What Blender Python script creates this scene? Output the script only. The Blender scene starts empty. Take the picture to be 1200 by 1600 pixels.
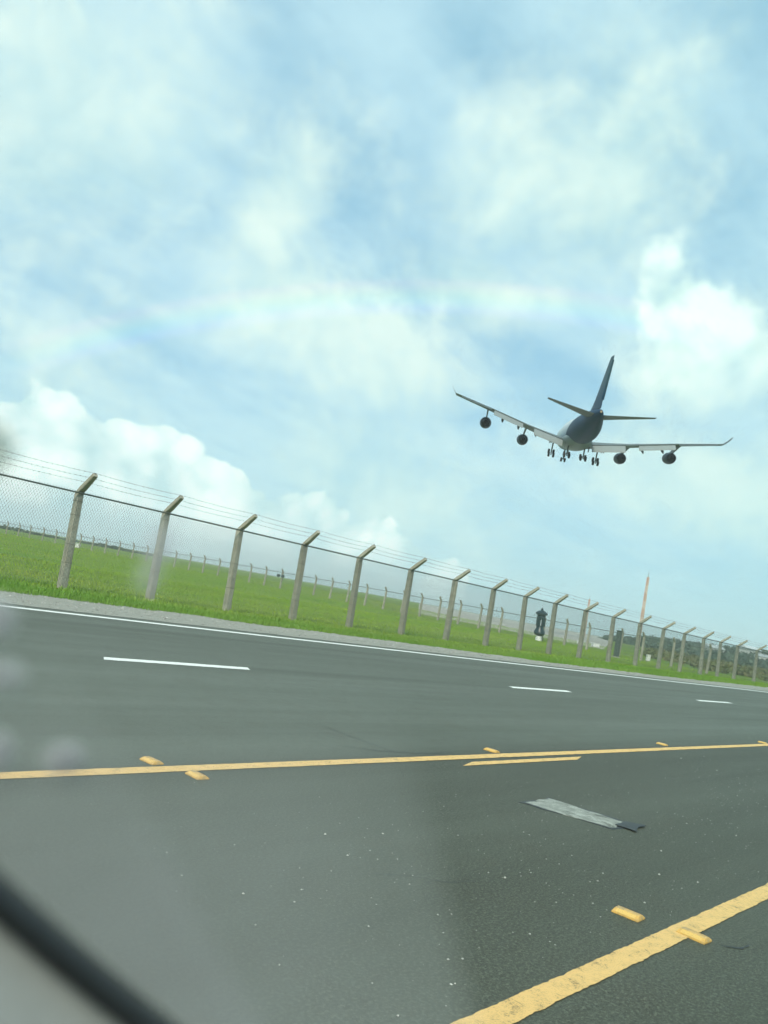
import bpy, math, random
from mathutils import Vector, Matrix, noise as mnoise
R = math.radians
random.seed(7)
scene = bpy.context.scene
COL = scene.collection

# ------------------------------------------------------------------ camera
# the world: X runs along the road, Y across it towards the airfield, Z up; the camera sits at a car window
CAM = Vector((0, 0, 1.45))
CR = Matrix(((0.6461313380675754, -0.1941800682066, -0.7381113703759649),
             (-0.7413688529355612, 0.07010537930837381, -0.6674259956647174),
             (0.1813464029530633, 0.9784576316342518, -0.0986617718910216)))
cd = bpy.data.cameras.new('camera')
cam = bpy.data.objects.new('camera', cd); COL.objects.link(cam)
cam.matrix_world = Matrix.Translation(CAM) @ CR.to_4x4()
cd.sensor_fit = 'HORIZONTAL'; cd.sensor_width = 36.0; cd.lens = 39.0
cd.clip_start = 0.01; cd.clip_end = 20000
cd.dof.use_dof = True; cd.dof.focus_distance = 7.0; cd.dof.aperture_fstop = 10.5
scene.camera = cam

def skydir(px, py):
    """world direction seen at a pixel of the 1200 x 1600 photograph (used for cloud positions)"""
    return (CR @ Vector((px - 600, 800 - py, -1300))).normalized()

# ------------------------------------------------------------------ node helper
class N:
    def __init__(s, tree, sock): s.t, s.s = tree, sock
    def _m(s, op, *o, clamp=False):
        n = s.t.nodes.new('ShaderNodeMath'); n.operation = op; n.use_clamp = clamp
        for i, v in enumerate((s,) + o):
            if isinstance(v, N): s.t.links.new(v.s, n.inputs[i])
            else: n.inputs[i].default_value = v
        return N(s.t, n.outputs[0])
    def __add__(s, o): return s._m('ADD', o)
    def __radd__(s, o): return s._m('ADD', o)
    def __sub__(s, o): return s._m('SUBTRACT', o)
    def __rsub__(s, o):
        n = s.t.nodes.new('ShaderNodeMath'); n.operation = 'SUBTRACT'; n.inputs[0].default_value = o; s.t.links.new(s.s, n.inputs[1]); return N(s.t, n.outputs[0])
    def __mul__(s, o): return s._m('MULTIPLY', o)
    def __rmul__(s, o): return s._m('MULTIPLY', o)
    def __truediv__(s, o): return s._m('DIVIDE', o)
    def __pow__(s, o): return s._m('POWER', o)
    def max(s, o): return s._m('MAXIMUM', o)
    def min(s, o): return s._m('MINIMUM', o)
    def abs(s): return s._m('ABSOLUTE')
    def sqrt(s): return s._m('SQRT')
    def acos(s): return s._m('ARCCOSINE')
    def gt(s, v): return s._m('GREATER_THAN', v)
    def sat(s): return s._m('ADD', 0.0, clamp=True)
    def step(s, a, b):
        n = s.t.nodes.new('ShaderNodeMapRange'); n.interpolation_type = 'SMOOTHSTEP'
        s.t.links.new(s.s, n.inputs[0]); n.inputs[1].default_value = a; n.inputs[2].default_value = b
        return N(s.t, n.outputs[0])

class G:
    """wraps one node tree"""
    def __init__(s, tree): s.t = tree
    def node(s, typ, **kw):
        n = s.t.nodes.new(typ)
        for k, v in kw.items(): setattr(n, k, v)
        return n
    def link(s, a, b): s.t.links.new(a.s if isinstance(a, N) else a, b)
    def vec(s, op, a, b=None):
        n = s.node('ShaderNodeVectorMath', operation=op)
        for i, v in enumerate((a, b)):
            if v is None: continue
            if isinstance(v, N): s.link(v, n.inputs[i])
            else: n.inputs[i].default_value = v
        return n
    def dot(s, a, b): return N(s.t, s.vec('DOT_PRODUCT', a, b).outputs['Value'])
    def vadd(s, a, b): return N(s.t, s.vec('ADD', a, b).outputs[0])
    def vmul(s, a, b): return N(s.t, s.vec('MULTIPLY', a, b).outputs[0])
    def noise(s, v, scale, detail=4.0, rough=0.55, dist=0.0, lac=2.0):
        n = s.node('ShaderNodeTexNoise'); s.link(v, n.inputs['Vector'])
        n.inputs['Scale'].default_value = scale; n.inputs['Detail'].default_value = detail
        n.inputs['Roughness'].default_value = rough; n.inputs['Distortion'].default_value = dist; n.inputs['Lacunarity'].default_value = lac
        return N(s.t, n.outputs[0])
    def voro(s, v, scale, feature='F1', rnd=1.0):
        n = s.node('ShaderNodeTexVoronoi', feature=feature); s.link(v, n.inputs['Vector'])
        n.inputs['Scale'].default_value = scale; n.inputs['Randomness'].default_value = rnd
        return N(s.t, n.outputs['Distance'])
    def mix(s, f, a, b, mode='MIX'):
        n = s.node('ShaderNodeMix', data_type='RGBA', blend_type=mode)
        for sock, v in ((n.inputs[0], f), (n.inputs[6], a), (n.inputs[7], b)):
            if isinstance(v, N): s.link(v, sock)
            elif isinstance(v, (int, float)): sock.default_value = v
            else: sock.default_value = (*v[:3], 1.0)
        return N(s.t, n.outputs[2])
    def ramp(s, f, stops, mode='LINEAR'):
        n = s.node('ShaderNodeValToRGB'); s.link(f, n.inputs[0]); cr = n.color_ramp; cr.interpolation = mode
        while len(cr.elements) < len(stops): cr.elements.new(0.5)
        for e, (p, c) in zip(cr.elements, stops): e.position = p; e.color = (*c[:3], 1.0)
        return N(s.t, n.outputs[0])

# ------------------------------------------------------------------ sun and sky
SUN_TO = Vector((-0.78, -0.42, 0.0)).normalized()
SUN_EL = R(40)
sun_vec = Vector((SUN_TO.x * math.cos(SUN_EL), SUN_TO.y * math.cos(SUN_EL), math.sin(SUN_EL)))
sl = bpy.data.lights.new('sun', 'SUN'); sl.energy = 3.9; sl.angle = R(9); sl.color = (1.0, 0.94, 0.79)
so = bpy.data.objects.new('sun', sl); COL.objects.link(so)
so.rotation_euler = sun_vec.to_track_quat('Z', 'Y').to_euler(); so.location = (0, 0, 60)

def build_sky():
    w = bpy.data.worlds.new('World'); scene.world = w; w.use_nodes = True
    w.cycles.sampling_method = 'MANUAL'; w.cycles.sample_map_resolution = 256
    t = w.node_tree; t.nodes.clear(); g = G(t)
    out = g.node('ShaderNodeOutputWorld'); bg = g.node('ShaderNodeBackground')
    bg.inputs['Strength'].default_value = 0.1
    g.link(bg.outputs[0], out.inputs[0])
    sky = g.node('ShaderNodeTexSky', sky_type='NISHITA', sun_disc=False)
    sky.sun_elevation = SUN_EL; sky.sun_rotation = math.atan2(SUN_TO.x, SUN_TO.y)
    sky.air_density = 1.0; sky.dust_density = 1.0; sky.ozone_density = 1.5
    tc = g.node('ShaderNodeTexCoord'); d = N(t, tc.outputs['Generated'])
    sep = g.node('ShaderNodeSeparateXYZ'); g.link(d, sep.inputs[0])
    dz = N(t, sep.outputs[2])
    # cloud-layer coordinates: the direction projected on a flat layer overhead
    den = dz.max(0.0) + 0.16
    comb = g.node('ShaderNodeCombineXYZ')
    g.link(N(t, sep.outputs[0]) / den, comb.inputs[0]); g.link(N(t, sep.outputs[1]) / den, comb.inputs[1]); comb.inputs[2].default_value = 0.3
    lay = N(t, comb.outputs[0])
    # clear air: the Nishita blue, milked up by thin moisture
    base = g.mix(0.70, N(t, sky.outputs[0]), (4.2, 7.7, 9.6))
    # thin high sheet, streaked
    mp = g.node('ShaderNodeMapping'); mp.inputs['Rotation'].default_value = (0, 0, R(-22)); mp.inputs['Scale'].default_value = (0.55, 1.5, 1.0)
    g.link(lay, mp.inputs[0]); st = N(t, mp.outputs[0])
    c1 = g.noise(st, 1.6, 6, 0.56, 0.4)
    c2 = g.noise(lay, 4.6, 4, 0.6)
    veil = (c1 * 0.66 + c2 * 0.34).step(0.36, 0.62)
    colr = g.mix(veil * 0.82, base, (6.2, 8.8, 9.7))
    # soft mid-level cloud masses
    def blob(px, py, rx, ry, rot=0.0):
        c = skydir(px, py); e1 = c.cross(Vector((0, 0, 1))).normalized(); e2 = e1.cross(c).normalized()
        if rot:
            q = Matrix.Rotation(R(rot), 3, c); e1 = q @ e1; e2 = q @ e2
        mp_ = g.node('ShaderNodeMapping', vector_type='TEXTURE'); mp_.inputs['Location'].default_value = c
        mp_.inputs['Rotation'].default_value = Matrix((e1, e2, c)).transposed().to_euler('XYZ'); mp_.inputs['Scale'].default_value = (rx / 1300.0, ry / 1300.0, 0.5)
        g.link(d, mp_.inputs[0])
        return 1.0 - N(t, g.vec('LENGTH', N(t, mp_.outputs[0])).outputs['Value'])
    def union(bs):
        r = bs[0]
        for b in bs[1:]: r = r.max(b)
        return r
    warp = g.noise(d, 3.0, 2, 0.5)
    wd = g.vadd(d, g.vmul(N(t, warp.s.node.outputs['Color']), (0.10, 0.10, 0.10)))
    n_soft = g.noise(wd, 5.2, 6, 0.58)
    n_fine = g.noise(wd, 17.0, 3, 0.6)
    up = g.vadd(wd, tuple(sun_vec * 0.035 + Vector((0, 0, 0.03))))
    n_up = g.noise(up, 5.2, 3, 0.58)
    soft = union([blob(90, 240, 330, 170, -6), blob(480, 480, 300, 105, 16), blob(930, 310, 230, 90, -24), blob(730, 450, 120, 55, 4),
                  blob(420, 330, 90, 150, 25), blob(1120, 760, 330, 100, 10), blob(620, 780, 300, 120, 10), blob(1090, 560, 150, 120, 0)])
    everywhere = (warp - 0.56) * 2.2            # the same kind of cloud goes on all round
    sdens = (soft.max(everywhere) * 0.62 + (n_soft - 0.5) * 1.9 + (n_fine - 0.5) * 0.45 + 0.03).step(-0.16, 0.62)
    lit = ((n_soft - n_up) * 3.6 + (n_fine - 0.5) * 0.65 + 0.55).sat()
    scol = g.mix(lit, (5.7, 8.3, 8.6), (9.0, 10.7, 9.7))
    colr = g.mix(sdens * 0.8, colr, scol)
    # moist air low down
    haze = (1.0 - (dz.max(0.0) / 0.36)).sat()
    colr = g.mix(haze * haze * 0.75, colr, (5.5, 8.6, 8.9))
    # heaped cumulus with hard heads
    vo = g.voro(g.vadd(wd, g.vmul(N(t, g.noise(wd, 26.0, 2).s.node.outputs['Color']), (0.035, 0.035, 0.035))), 17.0); vo2 = g.voro(wd, 43.0)
    puff = (0.5 - vo) * 0.62 + (0.45 - vo2) * 0.30
    cum = union([blob(65, 750, 125, 122), blob(195, 785, 165, 122), blob(320, 835, 175, 112), blob(430, 868, 200, 108), blob(540, 895, 190, 92), blob(-90, 740, 150, 110), blob(-260, 760, 220, 110)])
    head = union([blob(1058, 485, 84, 74), blob(1110, 560, 150, 70), blob(30, 545, 75, 40)])
    rough = puff + (n_soft - 0.5) * 0.7 + (n_fine - 0.5) * 0.85
    cfield = cum * 1.25 + rough * 0.72
    hard = (cfield + 0.02).step(0.0, 0.11)
    hfield = head * 0.8 + rough
    soft_head = hfield.step(-0.02, 0.46)
    # heads stay crisp, the feet dissolve in the haze
    foot = (dz + (n_soft - 0.5) * 0.10).step(-0.015, 0.08)
    shade = (n_soft - n_up) * 2.6 + (0.42 - vo) * 0.95 + (0.42 - vo2) * 0.5
    clit = (cfield * 0.35 + shade * 1.0 + 0.54).sat()
    ccol = g.mix(clit, (6.1, 8.8, 8.9), (10.8, 12.2, 11.5))
    colr = g.mix(hard * (foot * 0.85 + 0.08), colr, ccol)
    hcol = g.mix((hfield * 0.5 + shade + 0.5).sat(), (6.6, 9.2, 9.1), (10.4, 12.0, 11.2))
    colr = g.mix(soft_head * dz.step(0.24, 0.36) * 0.85, colr, hcol)
    # faint rainbow opposite the sun
    anti = Vector((CR @ Vector((0.01648, -0.66152, -0.74975)))).normalized()
    ang = g.dot(d, tuple(anti)).min(1.0).acos() * (180 / math.pi)
    tt = (ang - 54.6) / 2.6
    bow = g.ramp(tt.sat(), [(0.0, (0, 0, 0)), (0.2, (0.25, 0.2, 0.9)), (0.4, (0.1, 0.75, 0.7)), (0.55, (0.35, 0.8, 0.2)), (0.7, (0.9, 0.65, 0.15)), (0.85, (0.8, 0.2, 0.2)), (1.0, (0, 0, 0))])
    arc = blob(540, 520, 640, 320).step(0.0, 0.4) * (n_soft.step(0.2, 0.6) * 0.35 + 0.65)
    colr = g.mix(arc * 0.85, colr, bow, 'ADD')
    g.link(colr, bg.inputs['Color'])
build_sky()
vs = scene.view_settings
vs.view_transform = 'Standard'; vs.look = 'None'; vs.gamma = 1.0; vs.use_curve_mapping = False; vs.exposure = 0.0
scene.cycles.max_bounces = 6; scene.cycles.transparent_max_bounces = 16; scene.cycles.volume_bounces = 0
scene.cycles.use_denoising = True
scene.cycles.use_adaptive_sampling = True; scene.cycles.adaptive_threshold = 0.03; scene.cycles.adaptive_min_samples = 12

# ------------------------------------------------------------------ mesh helpers
class MB:
    def __init__(s): s.v, s.f, s.m = [], [], []
    def add(s, vs, fs, m=0):
        o = len(s.v); s.v += [tuple(p) for p in vs]; s.f += [tuple(i + o for i in f) for f in fs]; s.m += [m] * len(fs); return s
    def box(s, c, size, mat=None, m=0, bev=0.0, taper=1.0):
        """box about c; with bev > 0 its vertical and top edges are chamfered; taper scales the top"""
        x, y, z = (k / 2 for k in size); M = mat or Matrix.Identity(3)
        if bev <= 0:
            ps = [(-x, -y, -z), (x, -y, -z), (x, y, -z), (-x, y, -z), (-x * taper, -y * taper, z), (x * taper, -y * taper, z), (x * taper, y * taper, z), (-x * taper, y * taper, z)]
            fs = [(3, 2, 1, 0), (4, 5, 6, 7), (0, 1, 5, 4), (1, 2, 6, 5), (2, 3, 7, 6), (3, 0, 4, 7)]
        else:
            def ring(k, zz, b):
                a, q = x * k, y * k
                return [(-a + b, -q, zz), (a - b, -q, zz), (a, -q + b, zz), (a, q - b, zz), (a - b, q, zz), (-a + b, q, zz), (-a, q - b, zz), (-a, -q + b, zz)]
            b = bev
            ps = ring(1, -z, b) + ring(taper, z - b, b) + [(px * (1 - b / max(x, 1e-6)), py * (1 - b / max(y, 1e-6)), z) for px, py, _ in ring(taper, z, b)]
            fs = [tuple(range(7, -1, -1)), tuple(range(16, 24))]
            for k in (0, 8):
                fs += [(k + i, k + (i + 1) % 8, k + 8 + (i + 1) % 8, k + 8 + i) for i in range(8)]
        return s.add([Vector(c) + M @ Vector(p) for p in ps], fs, m)
    def tube(s, p0, p1, r0, r1=None, n=8, m=0, cap=True):
        p0, p1 = Vector(p0), Vector(p1); r1 = r0 if r1 is None else r1
        a = (p1 - p0).normalized(); u = a.orthogonal().normalized(); w = a.cross(u)
        vs = []
        for p, r in ((p0, r0), (p1, r1)):
            vs += [p + (u * math.cos(2 * math.pi * i / n) + w * math.sin(2 * math.pi * i / n)) * r for i in range(n)]
        fs = [(i, (i + 1) % n, n + (i + 1) % n, n + i) for i in range(n)]
        if cap: fs += [tuple(range(n - 1, -1, -1)), tuple(range(n, 2 * n))]
        return s.add(vs, fs, m)
    def lathe(s, prof, origin, axis, n=24, m=0):
        """prof: (distance along axis, radius)"""
        o = Vector(origin); a = Vector(axis).normalized(); u = a.orthogonal().normalized(); w = a.cross(u)
        vs = []
        for t, r in prof:
            vs += [o + a * t + (u * math.cos(2 * math.pi * i / n) + w * math.sin(2 * math.pi * i / n)) * r for i in range(n)]
        fs = []
        for k in range(len(prof) - 1):
            fs += [(k * n + i, k * n + (i + 1) % n, (k + 1) * n + (i + 1) % n, (k + 1) * n + i) for i in range(n)]
        fs += [tuple(range(n - 1, -1, -1)), tuple(range((len(prof) - 1) * n, len(prof) * n))]
        return s.add(vs, fs, m)
    def loft(s, rings, m=0, closed=True, caps=True):
        n = len(rings[0]); vs = [p for r in rings for p in r]; fs = []
        for k in range(len(rings) - 1):
            for i in range(n if closed else n - 1):
                fs.append((k * n + i, k * n + (i + 1) % n, (k + 1) * n + (i + 1) % n, (k + 1) * n + i))
        if caps: fs += [tuple(range(n - 1, -1, -1)), tuple(range((len(rings) - 1) * n, len(rings) * n))]
        return s.add(vs, fs, m)
    def mesh(s, name, mats, smooth=False):
        me = bpy.data.meshes.new(name); me.from_pydata(s.v, [], s.f)
        for mt in (mats if isinstance(mats, (list, tuple)) else [mats]): me.materials.append(mt)
        if any(s.m): me.polygons.foreach_set('material_index', s.m)
        if smooth:
            me.polygons.foreach_set('use_smooth', [True] * len(s.f)); me.update()
            me.set_sharp_from_angle(angle=R(smooth if smooth > 1 else 40))
        me.update(); return me
    def build(s, name, mats, parent=None, smooth=False, **kw):
        return link(name, s.mesh(name, mats, smooth), parent, **kw)

def link(name, me, parent=None, loc=None, rot=None, **kw):
    o = bpy.data.objects.new(name, me); COL.objects.link(o)
    if parent: o.parent = parent
    if loc is not None: o.location = loc
    if rot is not None: o.rotation_euler = rot
    return tag(o, **kw)
def tag(o, label=None, cat=None, group=None, kind=None):
    if label: o['label'] = label
    if cat: o['category'] = cat
    if group: o['group'] = group
    if kind: o['kind'] = kind
    return o
def empty(name, loc, rot=(0, 0, 0), **kw): return link(name, None, None, loc, rot, **kw)
def at(px, py, z=0.0):
    d = skydir(px, py); t = (z - CAM.z) / d.z; return CAM + d * t

# ------------------------------------------------------------------ materials
def mat(name, fn=None, color=(0.5, 0.5, 0.5), rough=0.7, metal=0.0, spec=0.5, bump=None):
    m = bpy.data.materials.new(name); m.use_nodes = True; t = m.node_tree; g = G(t)
    b = t.nodes['Principled BSDF']; b.inputs['Base Color'].default_value = (*color, 1); b.inputs['Roughness'].default_value = rough
    b.inputs['Metallic'].default_value = metal; b.inputs['Specular IOR Level'].default_value = spec
    if fn:
        tc = g.node('ShaderNodeTexCoord'); r = fn(g, N(t, tc.outputs['Object']), N(t, tc.outputs['Generated'])) or {}
        for k, v in r.items():
            if k == 'height':
                bn = g.node('ShaderNodeBump'); bn.inputs['Strength'].default_value = r.get('_bs', 0.4); bn.inputs['Distance'].default_value = r.get('_bd', 0.01)
                g.link(v, bn.inputs['Height']); g.link(bn.outputs[0], b.inputs['Normal'])
            elif not k.startswith('_'): g.link(v, b.inputs[k])
    return m
def scaled(g, v, s): return g.vmul(v, s)

def f_asphalt(g, o, _):
    sp = g.node('ShaderNodeSeparateXYZ'); g.link(o, sp.inputs[0]); y = N(g.t, sp.outputs[1])
    lanes = g.noise(scaled(g, o, (0.05, 1.0, 1.0)), 0.9, 4, 0.6)        # tracks worn along the road
    fine = g.noise(o, 58, 4, 0.85); mid = g.noise(o, 2.3, 5, 0.6); big = g.noise(scaled(g, o, (0.3, 1, 1)), 0.35, 3); mott = g.noise(o, 9.0, 4, 0.7)
    c = g.mix(lanes.step(0.3, 0.7), (0.042, 0.043, 0.028), (0.064, 0.067, 0.046))
    far_lanes = (y + (mid - 0.5) * 0.5).step(4.6, 5.6)                         # the far lanes are paler than the turn lane
    c = g.mix(far_lanes * 0.9, c, g.mix(lanes.step(0.25, 0.75), (0.072, 0.081, 0.060), (0.108, 0.121, 0.094)))
    oil = g.noise(scaled(g, o, (0.04, 1.6, 1)), 1.0, 3).step(0.55, 0.75)
    c = g.mix(oil * 0.45, c, (0.036, 0.036, 0.026))
    c = g.mix(mott.step(0.45, 0.75) * 0.45, c, (0.040, 0.036, 0.024)); c = g.mix(mid.step(0.45, 0.75) * 0.35, c, (0.052, 0.046, 0.028))
    c = g.mix(fine.step(0.48, 0.64) * 0.55, c, (0.18, 0.19, 0.14)); c = g.mix((1.0 - fine).step(0.50, 0.66) * 0.5, c, (0.014, 0.014, 0.010))
    c = g.mix(big.step(0.5, 0.8) * 0.3, c, (0.090, 0.090, 0.066))
    return {'Base Color': c, 'Roughness': (fine * 0.2 + lanes * -0.2 + 0.62), 'height': fine + g.noise(o, 320, 2) * 0.5, '_bs': 0.25, '_bd': 0.005}
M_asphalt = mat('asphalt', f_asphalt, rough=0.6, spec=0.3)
def f_gravel(g, o, _):
    a = g.noise(o, 9, 6, 0.7); v = g.voro(o, 34); b = g.noise(scaled(g, o, (0.25, 1, 1)), 1.1, 4)
    c = g.mix(a.step(0.35, 0.65), (0.15, 0.15, 0.12), (0.27, 0.265, 0.22)); c = g.mix(b.step(0.5, 0.72) * 0.6, c, (0.13, 0.135, 0.11))
    c = g.mix(v.step(0.0, 0.5) * 0.5, (0.33, 0.33, 0.29), c)
    return {'Base Color': c, 'height': v * -1.0 + a, '_bs': 0.7, '_bd': 0.02}
M_gravel = mat('gravel', f_gravel, rough=0.9)
def f_grass_ground(g, o, _):
    a = g.noise(scaled(g, o, (0.5, 1, 1)), 0.16, 6, 0.62); b = g.noise(o, 1.4, 6, 0.65); e = g.noise(scaled(g, o, (0.35, 1, 1)), 0.035, 4, 0.5); f = g.noise(o, 14, 4, 0.7)
    c = g.mix(a.step(0.38, 0.66), (0.125, 0.220, 0.030), (0.190, 0.250, 0.045))
    c = g.mix(b.step(0.42, 0.7) * 0.6, c, (0.105, 0.175, 0.028))
    c = g.mix(e.step(0.48, 0.68) * 0.6, c, (0.22, 0.21, 0.08))
    c = g.mix(f.step(0.45, 0.75) * 0.4, c, (0.13, 0.20, 0.05))
    return {'Base Color': c, 'height': f + b * 2.0, '_bs': 0.8, '_bd': 0.06}
M_ground = mat('grass_ground', f_grass_ground, rough=0.95, spec=0.15)
def f_blade(c0, c1, c2):
    def fn(g, o, _):
        a = g.noise(scaled(g, o, (0.5, 1, 1)), 0.3, 5, 0.6); b = g.noise(o, 6, 3, 0.6); e = g.noise(scaled(g, o, (0.35, 1, 1)), 0.05, 4, 0.5)
        c = g.mix(a.step(0.36, 0.66), c0, c1); c = g.mix(b.step(0.5, 0.75) * 0.55, c, c2); c = g.mix(e.step(0.48, 0.68) * 0.55, c, (0.24, 0.23, 0.085)); c = g.mix(g.noise(scaled(g, o, (0.08, 1, 1)), 0.22, 3).step(0.5, 0.62) * 0.4, c, (0.12, 0.20, 0.035))
        return {'Base Color': c}
    return fn
M_verge = mat('verge_blades', f_blade((0.115, 0.245, 0.034), (0.155, 0.275, 0.048), (0.20, 0.28, 0.075)), rough=0.65, spec=0.25)
M_field = mat('field_blades', f_blade((0.18, 0.31, 0.036), (0.25, 0.345, 0.055), (0.30, 0.345, 0.09)), rough=0.7, spec=0.2)
def f_concrete(g, o, _):
    oi = g.node('ShaderNodeObjectInfo'); rnd = N(g.t, oi.outputs['Random'])
    p = g.vadd(o, (0, 0, 0)); cx = g.node('ShaderNodeCombineXYZ'); g.link(rnd * 50.0, cx.inputs[0]); g.link(rnd * 31.0, cx.inputs[2]); p = g.vadd(o, N(g.t, cx.outputs[0]))
    a = g.noise(p, 5, 6, 0.65); s = g.noise(scaled(g, p, (9, 9, 0.9)), 1.6, 5, 0.65); f = g.noise(p, 70, 3, 0.7); z = g.noise(scaled(g, p, (1, 1, 1)), 1.3, 4)
    c = g.mix(a.step(0.35, 0.68), (0.30, 0.29, 0.235), (0.44, 0.425, 0.355)); c = g.mix(s.step(0.52, 0.7) * 0.6, c, (0.13, 0.125, 0.095))
    c = g.mix(z.step(0.5, 0.7) * 0.5, c, (0.30, 0.27, 0.19)); c = g.mix(rnd * 0.6, c, g.mix(s.step(0.4, 0.6), (0.22, 0.23, 0.19), (0.30, 0.27, 0.205))); c = g.mix(f.step(0.58, 0.7) * 0.5, c, (0.11, 0.10, 0.08))
    return {'Base Color': c, 'height': f + a, '_bs': 0.4, '_bd': 0.01}
M_concrete = mat('old_concrete', f_concrete, rough=0.9)
def f_apron(g, o, _):
    a = g.noise(scaled(g, o, (0.25, 1, 1)), 0.08, 4); b = g.noise(o, 0.6, 4)
    return {'Base Color': g.mix(a.step(0.35, 0.7), (0.40, 0.37, 0.32), g.mix(b, (0.46, 0.44, 0.40), (0.33, 0.31, 0.27)))}
M_apron = mat('apron_concrete', f_apron, rough=0.85)
def f_paint(c0, worn, amt):
    def fn(g, o, _):
        a = g.noise(o, 11, 5, 0.7); b = g.noise(o, 130, 3, 0.75); s = g.noise(scaled(g, o, (22, 3, 3)), 3, 4, 0.7)
        c = g.mix(a.step(0.3, 0.7) * 0.35, c0, tuple(k * 0.78 for k in c0)); c = g.mix((b * 0.5 + a * 0.5).step(0.52, 0.66) * amt, c, worn); c = g.mix(s.step(0.62, 0.7) * amt * 0.6, c, worn)
        return {'Base Color': c, 'height': b, '_bs': 0.5, '_bd': 0.004}
    return fn
M_yellow = mat('yellow_road_paint', f_paint((0.74, 0.46, 0.165), (0.15, 0.11, 0.05), 0.95), rough=0.65)
M_white = mat('white_road_paint', f_paint((0.80, 0.80, 0.76), (0.2, 0.2, 0.18), 0.5), rough=0.65)
M_tar = mat('fresh_tar', lambda g, o, _: {'Base Color': g.mix(g.noise(o, 30, 4).step(0.4, 0.7), (0.014, 0.016, 0.017), (0.035, 0.038, 0.038))}, rough=0.55)
def f_patch(g, o, _):
    a = g.noise(o, 9, 6, 0.7); b = g.noise(o, 60, 4, 0.7)
    c = g.mix(a.step(0.35, 0.68), (0.19, 0.20, 0.175), (0.34, 0.35, 0.31)); c = g.mix(b.step(0.55, 0.7) * 0.6, c, (0.36, 0.37, 0.34)); c = g.mix(g.noise(o, 5.5, 4, 0.6).step(0.56, 0.66) * 0.75, c, (0.09, 0.095, 0.08))
    return {'Base Color': c, 'height': b, '_bs': 0.6, '_bd': 0.006}
M_patch = mat('cement_patch', f_patch, rough=0.85)
M_stone = mat('pale_stone', lambda g, o, _: {'Base Color': g.mix(g.noise(o, 3.1, 2), (0.20, 0.195, 0.165), (0.58, 0.57, 0.52))}, rough=0.85)
M_stone2 = mat('grey_stone', lambda g, o, _: {'Base Color': g.mix(g.noise(o, 7.1, 2).step(0.3, 0.7), (0.16, 0.155, 0.14), (0.42, 0.41, 0.38))}, rough=0.85)
M_rail = mat('rail_galvanised', lambda g, o, _: {'Base Color': g.mix(g.noise(o, 3, 4).step(0.4, 0.7), (0.085, 0.115, 0.10), (0.14, 0.15, 0.13))}, rough=0.55, metal=0.3)
M_wire = mat('fence_wire', color=(0.15, 0.175, 0.165), rough=0.5, metal=0.3)
M_rust = mat('rusty_wire', lambda g, o, _: {'Base Color': g.mix(g.noise(o, 12, 4).step(0.4, 0.65), (0.085, 0.075, 0.06), (0.05, 0.045, 0.04))}, rough=0.75, metal=0.3)
M_tie = mat('tie_wire_dull', color=(0.15, 0.135, 0.11), rough=0.8)
M_orange = mat('amber_marker', lambda g, o, _: {'Base Color': g.mix(g.noise(o, 24, 4, 0.7).step(0.4, 0.7), (0.62, 0.36, 0.09), (0.38, 0.26, 0.11))}, rough=0.45)
M_lens = mat('amber_lens', color=(0.66, 0.42, 0.12), rough=0.3)

# ------------------------------------------------------------------ ground, road
def sheet(name, pts, z, m, parent=None, **kw):
    mb = MB(); mb.add([(x, y, z) for x, y in pts], [tuple(range(len(pts)))])
    return mb.build(name, m, parent, **kw)
mb = MB(); S = 3100
mb.add([(-S, -S, -0.02), (S, -S, -0.02), (S, S, -0.02), (-S, S, -0.02)], [(0, 1, 2, 3)])
ground = mb.build('ground', M_ground, kind='structure', label='flat green airfield grass reaching to the horizon')
Y_ROAD = 15.9
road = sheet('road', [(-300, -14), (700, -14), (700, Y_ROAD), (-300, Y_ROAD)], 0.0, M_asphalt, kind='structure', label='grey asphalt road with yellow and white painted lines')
def grass_edge(x): return 17.75 + 0.55 * math.sin(x * 0.11 + 0.6) + 0.5 * mnoise.noise((x * 0.35, 3.1, 0)) + 0.28 * mnoise.noise((x * 1.7, 8.1, 0))
mb = MB(); xs = [-60 + 0.22 * i for i in range(900)]; vs_ = []; fs_ = []
for i, x in enumerate(xs):
    e = 0.10 * mnoise.noise((x * 1.3, 5, 0)) + 0.05 * mnoise.noise((x * 5, 1, 0))
    vs_ += [(x, Y_ROAD - 0.15 + e, 0.006), (x, Y_ROAD + 0.5, 0.012), (x, grass_edge(x) + 0.25, 0.03)]
    if i: k = i * 3; fs_ += [(k - 3, k, k + 1, k - 2), (k - 2, k + 1, k + 2, k - 1)]
mb.add(vs_, fs_)
mb.build('gravel_shoulder', M_gravel, kind='structure', label='pale gravel shoulder between the road and the grass verge')

def painted(name, x0, x1, y, w, m, ragged=0.008, skew=0.0, step=0.06, far=0.6, wav=0.0):
    mb = MB(); a = []; b = []; x = x0
    while True:
        x = min(x, x1); ph = 17.3 * y
        e0 = ragged * (mnoise.noise((x * 9, ph, 0)) + 0.7 * mnoise.noise((x * 31, ph, 3))); e1 = ragged * (mnoise.noise((x * 9, ph + 7, 0)) + 0.7 * mnoise.noise((x * 31, ph + 9, 3)))
        yy = y + wav * mnoise.noise((x * 0.12, ph, 1))
        a.append((x - skew / 2, yy - w / 2 + e0, 0.004)); b.append((x + skew / 2, yy + w / 2 + e1, 0.004))
        if x >= x1: break
        x += step if abs(x) < 14 else far
    n = len(a)
    mb.add(a + b, [(i, i + 1, n + i + 1, n + i) for i in range(n - 1)])
    return mb.build(name, m, road)
painted('edge_line', -80, 420, 15.2, 0.26, M_white, 0.012, wav=0.10)
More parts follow.
